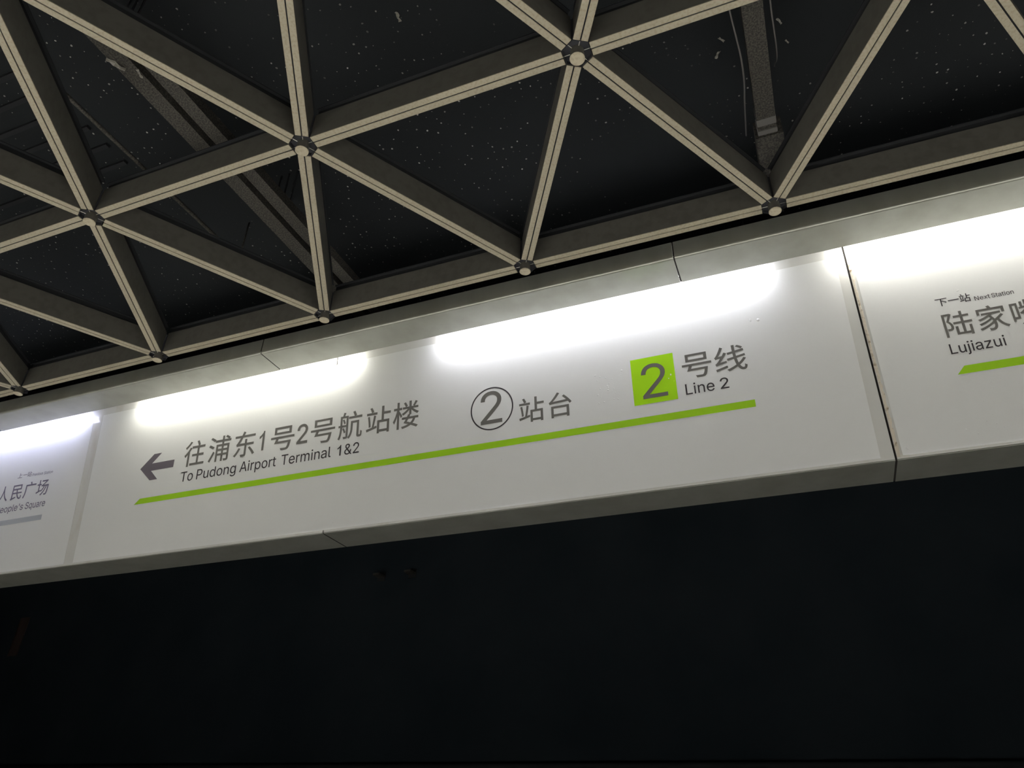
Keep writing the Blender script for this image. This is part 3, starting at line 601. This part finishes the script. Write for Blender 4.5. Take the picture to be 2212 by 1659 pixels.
ADV = {
    'To': [0, 449],
    'Pudong': [0, 444, 855, 1279, 1694, 2104],
    'Airport': [0, 480, 646, 905, 1330, 1745, 2005],
    'Terminal': [0, 449, 852, 1111, 1722, 1888, 2298, 2687],
    '1&2': [0, 453, 900],
    'Line': [0, 393, 559, 969],
    '2': [0],
    'Next': [0, 524, 927, 1306],
    'Station': [0, 447, 674, 1064, 1291, 1457, 1872],
    'Lujiazui': [0, 393, 803, 970, 1137, 1525, 1905, 2316],
    'Previous': [0, 444, 704, 1108, 1497, 1664, 2078, 2488],
    "People's": [0, 445, 849, 1263, 1688, 1877, 2281, 2487],
    'Square': [0, 447, 871, 1281, 1670, 1929],
}

# ------------------------------------------------------------------ printed signs
from mathutils.geometry import delaunay_2d_cdt

def winding(x, y, loops):
    w = 0
    for L in loops:
        x0, y0 = L[-1]
        for x1, y1 in L:
            if (y0 <= y) != (y1 <= y):
                t = (y - y0) / (y1 - y0)
                if x0 + t * (x1 - x0) > x:
                    w += 1 if y1 > y0 else -1
            x0, y0 = x1, y1
    return w

def fill(loops):                    # outlines, crossing or not, to triangles (non-zero winding)
    P, E = [], []
    for L in loops:
        k, n = len(P), len(L)
        P += [Vector(p) for p in L]
        E += [(k + a, k + (a + 1) % n) for a in range(n)]
    vs_, _, fs_, *_ = delaunay_2d_cdt(P, E, [], 0, 1e-7)
    keep = []
    for f in fs_:
        cx = sum(vs_[a].x for a in f) / len(f)
        cy = sum(vs_[a].y for a in f) / len(f)
        if winding(cx, cy, loops):
            keep.append(tuple(f))
    return [(v.x, v.y) for v in vs_], keep

def area(L):
    return sum(L[a - 1][0] * L[a][1] - L[a][0] * L[a - 1][1] for a in range(len(L))) / 2

def bolder(loops, d):               # move every outline outwards by d
    s = 1 if area(max(loops, key=lambda L: abs(area(L)))) > 0 else -1
    out = []
    for L in loops:
        n = len(L)
        R = []
        for a in range(n):
            p, q, r = Vector(L[a - 1]), Vector(L[a]), Vector(L[(a + 1) % n])
            e, f = (q - p), (r - q)
            if e.length < 1e-9 or f.length < 1e-9:
                R.append(tuple(q))
                continue
            n1 = Vector((e.y, -e.x)).normalized() * s
            n2 = Vector((f.y, -f.x)).normalized() * s
            m = n1 + n2
            if m.length < 0.3:
                R.append(tuple(q + n1 * d))
            else:
                m.normalize()
                R.append(tuple(q + m * d / max(0.5, m.dot(n1))))
        out.append(R)
    return out

CACHE = {}
def glyph(ch, bold=0.0):
    if (ch, bold) not in CACHE:
        L = [[tuple(float(c) / 1000 for c in p.split(',')) for p in s.split(' ')] for s in GLYPHS[ch].split(';')]
        CACHE[ch, bold] = fill(bolder(L, bold) if bold else L)
    return CACHE[ch, bold]

def merge(items):
    P, F = [], []
    for p, f in items:
        k = len(P)
        P += p
        F += [tuple(a + k for a in t) for t in f]
    return P, F

def fit(shape_, u0, u1, v0=None, v1=None, base=None, em=None):
    P, F = shape_
    used = {a for t in F for a in t}
    xs = [P[a][0] for a in used]
    ys = [P[a][1] for a in used]
    x0, x1, y0, y1 = min(xs), max(xs), min(ys), max(ys)
    fx = (u1 - u0) / (x1 - x0)
    if em is None:
        fy = (v1 - v0) / (y1 - y0)
        base = v0 - y0 * fy
    else:
        fy = em
    return [(U(u0 + (x - x0) * fx), V(base + y * fy)) for x, y in P], F

def shape(name, PF, m, parent, n):
    P, F = PF
    me = bpy.data.meshes.new(name)
    used = sorted({a for t in F for a in t})
    ix = {a: k for k, a in enumerate(used)}
    me.from_pydata([(P[a][0], P[a][1], n) for a in used], [], [tuple(ix[a] for a in t) for t in F])
    bm = bmesh.new()
    bm.from_mesh(me)
    for f in bm.faces:
        if f.normal.z < 0:
            f.normal_flip()
    bm.to_mesh(me)
    bm.free()
    return link(name, me, m, parent)

def word(w, u0, u1, base, em, m, parent, bold=0.0):
    items = []
    for ch, off in zip(w, ADV[w]):
        P, F = glyph(ch, bold)
        items.append(([(x + off / 1000, y) for x, y in P], F))
    return shape('english_word', fit(merge(items), u0, u1, base=base, em=em), m, parent, NP)

def hanzi(seq, base, em, m, parent, bold=0.006):
    for ch, u0, u1 in seq:
        shape('chinese_character', fit(glyph(ch, bold), u0, u1, base=base, em=em), m, parent, NP)

def digit(ch, u0, u1, v0, v1, m, parent, name='numeral', n=None, bold=0.0):
    return shape(name, fit(glyph(ch, bold), u0, u1, v0, v1), m, parent, NP if n is None else n)

def outline(L):
    return fill([L])

def poly(*p):
    return fill([[(U(a), V(b)) for a, b in p]])

NP = 0.00165                        # printed layer just proud of the film
def film(parent, x0b, x0t, x1b, x1t, v0, v1, crease=None, lift=False):
    """vinyl sheet: slightly wavy, lower edge curling off the casing, a ridge where it bridges a joint"""
    rnd = random.Random(int((x1t + 9) * 100))
    nu, nv = 96, 26
    us = [i / nu for i in range(nu + 1)]
    if crease is not None:
        cu = (crease - x0b) / (x1b - x0b)
        us = sorted([u for u in us if abs(u - cu) > 0.006] + [cu - 0.0045, cu - 0.002, cu, cu + 0.002, cu + 0.0045])
    vv = [0, 0.0022, 0.005, 0.009, 0.02] + [0.02 + (v1 - v0 - 0.02) * j / nv for j in range(1, nv + 1)]
    ph = [rnd.uniform(0, 6.28) for _ in range(6)]
    bm = bmesh.new()
    G = []
    for t in us:
        colm = []
        for w in vv:
            f = w / (v1 - v0)
            x = (x0b + (x0t - x0b) * f) * (1 - t) + (x1b + (x1t - x1b) * f) * t
            n = 0.0010
            curl = max(0.0, 0.6 + 0.5 * math.sin(x * 2.3 + ph[0]) + 0.35 * math.sin(x * 6.1 + ph[1]))
            n += 0.0024 * curl * max(0.0, 1 - w / 0.009) ** 2
            if lift:
                d = math.hypot((x - x0b) * 1.1, w)
                n += 0.006 * max(0.0, 1 - d / 0.035) ** 2
            if crease is not None:
                n += 0.0005 * max(0.0, 1 - abs(x - crease) / 0.008) * (0.7 + 0.3 * math.sin(w * 31))
            colm.append(bm.verts.new((U(x), V(v0 + w), n)))
        G.append(colm)
    for i in range(len(us) - 1):
        for j in range(len(vv) - 1):
            bm.faces.new((G[i][j], G[i + 1][j], G[i + 1][j + 1], G[i][j + 1]))
    me = bm_mesh('film', bm, True)
    o = link('film', me, M['film'], parent)
    so = o.modifiers.new('sheet', 'SOLIDIFY')
    so.thickness = 0.0005
    so.offset = -1
    es = o.modifiers.new('sharp_rim', 'EDGE_SPLIT')
    es.split_angle = math.radians(50)
    return o

def bubbles(parent, spots, seed):
    rnd = random.Random(seed)
    bm = bmesh.new()
    for u, v, r in spots:
        seg = 10
        e = rnd.uniform(0.7, 1.5)
        an = rnd.uniform(0, PI)
        ring = []
        for rr, nn in ((1, 0.0009), (0.7, 0.0009 + 0.16 * r), (0.35, 0.0009 + 0.26 * r)):
            L = []
            for k in range(seg):
                t = 2 * PI * k / seg
                a, b = rr * r * math.cos(t) * e, rr * r * math.sin(t) / e
                L.append(bm.verts.new((U(u) + a * math.cos(an) - b * math.sin(an), V(v) + a * math.sin(an) + b * math.cos(an), nn)))
            ring.append(L)
        for a, b in zip(ring, ring[1:]):
            for k in range(seg):
                j = (k + 1) % seg
                bm.faces.new((a[k], a[j], b[j], b[k]))
        bm.faces.new(ring[-1])
    o = link('air_bubble', bm_mesh('air_bubble', bm, True), M['film'], parent)
    o['kind'] = 'stuff'
    return o

def sign(name, label):
    o = empty(name, label, 'sign')
    o.matrix_world = FR
    return o

# --- sign to the airport terminals
CAP = 0.509                         # cap height of the Latin letters
sg = sign('direction_sign', 'long white vinyl direction sign with left arrow, Chinese and English lettering and a green stripe')
film(sg, -0.6945, -0.7095, 3.185, 3.196, 0.0095, 0.8475, crease=0.8625)
shape('direction_arrow', poly((-0.3407, 0.4715), (-0.2585, 0.5448), (-0.2060, 0.5448), (-0.2629, 0.4925), (-0.1089, 0.4925),
                              (-0.1100, 0.4514), (-0.2613, 0.4514), (-0.2070, 0.3988), (-0.2593, 0.3988)), M['ink_violet'], sg, NP)
K = M['ink']
D = M['ink_dark']
hanzi([('往', -0.044, 0.091), ('浦', 0.115, 0.2537), ('东', 0.2795, 0.411)], 0.4505, 0.148, K, sg)
digit('1', 0.4353, 0.4662, 0.4555, 0.5595, K, sg, bold=0.004)
hanzi([('号', 0.5076, 0.6475)], 0.4505, 0.140, K, sg)
digit('2', 0.664, 0.7275, 0.4545, 0.5575, K, sg, bold=0.008)
hanzi([('号', 0.7452, 0.8845)], 0.4505, 0.140, K, sg)
hanzi([('航', 0.9027, 1.0365), ('站', 1.0594, 1.1900), ('楼', 1.2039, 1.3405)], 0.4505, 0.146, K, sg)
EM = 0.0523 / CAP
for w, a, c, v in (('To', -0.0458, 0.0355, 0.3605), ('Pudong', 0.0590, 0.3095, 0.3605), ('Airport', 0.3330, 0.5540, 0.3605),
                   ('Terminal', 0.5848, 0.8718, 0.3600), ('1&2', 0.9080, 1.0276, 0.3590)):
    word(w, a, c, v, EM, D, sg, 0.003)
shape('line_stripe', poly((-0.3381, 0.2755), (-0.3037, 0.3048), (2.8047, 0.3042), (2.8047, 0.2745)), M['green'], sg, NP)
def circle(cx, cy, r, n=72):
    return [(U(cx + r * math.cos(2 * PI * k / n)), V(cy + r * math.sin(2 * PI * k / n))) for k in range(n)]
shape('numeral_ring', fill([circle(1.7055, 0.4615, 0.1025), circle(1.7055, 0.4615, 0.0962)[::-1]]), D, sg, NP)
digit('2', 1.6518, 1.7548, 0.3896, 0.5455, K, sg, 'platform_numeral', bold=0.002)
hanzi([('站', 1.8342, 1.9494), ('台', 1.9715, 2.0742)], 0.3765, 0.1235, K, sg)
bd = shape('line_badge', poly((2.3396, 0.3594), (2.5174, 0.3594), (2.5174, 0.5664), (2.3396, 0.5664)), M['lime'], sg, NP)
digit('2', 2.3785, 2.4805, 0.3815, 0.5350, K, bd, 'line_numeral', NP + 0.0006)
hanzi([('号', 2.5484, 2.6655), ('线', 2.6785, 2.8008)], 0.4470, 0.1215, K, sg)
for w, a, c in (('Line', 2.5505, 2.6640), ('2', 2.6865, 2.7195)):
    word(w, a, c, 0.3700, 0.0458 / CAP, D, sg, 0.003)
rnd = random.Random(11)
sp = [(2.24 + rnd.uniform(-.06, .06), 0.46 + rnd.uniform(-.07, .07), rnd.uniform(.0018, .0042)) for _ in range(26)]
sp += [(2.50, 0.47, .005), (2.49, 0.455, .004), (2.51, 0.44, .003), (2.525, 0.49, .003), (0.915, 0.04, .004), (1.75, 0.22, .004), (2.87, 0.64, .007), (2.84, 0.645, .006)]
sp += [(1.9 + rnd.uniform(-.5, .6), 0.2 + rnd.uniform(-.12, .06), rnd.uniform(.0015, .003)) for _ in range(22)]
bubbles(sg, sp, 5)

# --- next station sign on the right
sn = sign('next_station_sign', 'white vinyl next station sign with green stripe, at the right edge of the photo')
film(sn, 3.2552, 3.2548, 6.60, 6.60, 0.0085, 0.8435, lift=True)
hanzi([('下', 3.4884, 3.5270), ('一', 3.5290, 3.5645), ('站', 3.5665, 3.6015)], 0.5515, 0.0370, D, sn)
word('Next', 3.6125, 3.6610, 0.5465, 0.0168 / CAP, D, sn, 0.004)
word('Station', 3.6660, 3.7350, 0.5460, 0.0168 / CAP, D, sn, 0.004)
hanzi([('陆', 3.4925, 3.5840), ('家', 3.6000, 3.6935), ('嘴', 3.7070, 3.8000)], 0.4280, 0.1060, K, sn)
word('Lujiazui', 3.4895, 3.6622, 0.3543, 0.0395 / CAP, D, sn, 0.004)
shape('line_stripe', poly((3.4900, 0.2738), (3.5173, 0.3036), (5.6, 0.3036), (5.6, 0.2738)), M['green'], sn, NP)
rnd = random.Random(21)
bubbles(sn, [(3.275, 0.032, .006), (3.50, 0.30, .004), (3.57, 0.60, .004)] +
        [(3.52 + rnd.uniform(-.06, .14), 0.1 + rnd.uniform(-.06, .28), rnd.uniform(.0015, .003)) for _ in range(24)], 6)

# --- previous station sign on the left
sl = sign('previous_station_sign', 'white vinyl previous station sign with grey stripe, at the left edge of the photo')
film(sl, -3.6, -3.6, -0.7605, -0.7790, 0.0080, 0.8540)
B = M['ink_blue']
hanzi([('上', -1.2990, -1.2630), ('一', -1.2570, -1.2230), ('站', -1.2215, -1.1870)], 0.5530, 0.0340, B, sl)
word('Previous', -1.1790, -1.0930, 0.5490, 0.0160 / CAP, B, sl, 0.004)
word('Station', -1.0840, -1.0150, 0.5470, 0.0160 / CAP, B, sl, 0.004)
hanzi([('人', -1.4230, -1.3430), ('民', -1.3170, -1.2310), ('广', -1.2170, -1.1260), ('场', -1.1140, -1.0220)], 0.4300, 0.1010, B, sl)
word("People's", -1.4080, -1.1900, 0.3545, 0.0385 / CAP, B, sl, 0.004)
word('Square', -1.1730, -1.0160, 0.3545, 0.0385 / CAP, B, sl, 0.004)
shape('line_stripe', poly((-3.2, 0.2768), (-3.2, 0.3050), (-1.0175, 0.3060), (-1.0155, 0.2768)), M['silver'], sl, NP)

# ------------------------------------------------------------------ unseen fill lamps added over the platform, behind the camera
pm = mat('lit_diffuser', (0.9, 0.9, 0.9), 0.5, 0.2, emit=(1.0, 0.985, 0.93), strength=FILL_PENDANT)
k = 0
for y, zz in ((-2.75, 2.62),):
    for x in (-3.5, 0.5, 4.5, 8.5):
        k += 1
        p = empty('fill_pendant', 'unseen linear fill lamp added over the platform, ' + ('leftmost of four', 'second from the left of four', 'third from the left of four', 'rightmost of four')[k - 1], 'lamp', (x, y, zz), 'fill lamps added over the platform')
        link('diffuser', box_mesh('diffuser', -1.6, 1.6, -0.10, 0.10, 0, 0.012), pm, p)
        bm = bmesh.new()
        box(bm, -1.62, 1.62, -0.115, 0.115, 0.0125, 0.07)
        for s in (-1, 1):           # side skirts keep the lamp off the tunnel wall
            box(bm, -1.62, 1.62, min(s * 0.105, s * 0.115), max(s * 0.105, s * 0.115), -0.07, 0.0125)
        link('housing', bm_mesh('housing', bm), M['rear'], p)
        bm = bmesh.new()
        for q in (-1.3, 1.3):
            cyl(bm, (q, 0, 0.07), (q, 0, 4.172 - zz), 0.004, n=6)
        link('suspension_rod', bm_mesh('suspension_rod', bm), M['dark'], p)

# ------------------------------------------------------------------ services on the tunnel wall, almost lost in the dark
for i in range(3):
    bm = bmesh.new()
    cyl(bm, (-9, 5.13, 1.7 + 0.22 * i), (13, 5.13, 1.7 + 0.22 * i), 0.03, n=10)
    tag(link('tunnel_cable', bm_mesh('tunnel_cable', bm, True), M['track']),
        ['lowest black cable along the dark tunnel wall', 'middle black cable along the dark tunnel wall', 'topmost black cable along the dark tunnel wall'][i], 'cable', 'cables along the tunnel wall')

# two small brackets and a plate, barely lit, fixed to the tunnel wall
for x, lab in ((-1.815, 'left of two faint pale brackets high on the dark tunnel wall'), (-1.40, 'right of two faint pale brackets high on the dark tunnel wall')):
    e = empty('wall_bracket', lab, 'bracket', (x, 5.2, 4.15))
    bm = bmesh.new()
    box(bm, -0.05, 0.05, -0.012, 0.0, -0.05, 0.05)
    link('back_plate', bm_mesh('back_plate', bm), M['track'], e)
    bm = bmesh.new()
    box(bm, -0.045, 0.045, -0.13, -0.0121, -0.012, 0.012)
    link('arm', bm_mesh('arm', bm), M['duct'], e)
bm = bmesh.new()
box(bm, -0.09, 0.09, 5.185, 5.20, 3.55, 4.08)
o = link('wall_plate', bm_mesh('wall_plate', bm), mat('dull_red_plate', (0.050, 0.034, 0.030), 0.6, 0.3), None, (-7.72, 0, 0))
tag(o, 'dim upright reddish plate on the tunnel wall at the far left', 'plate')
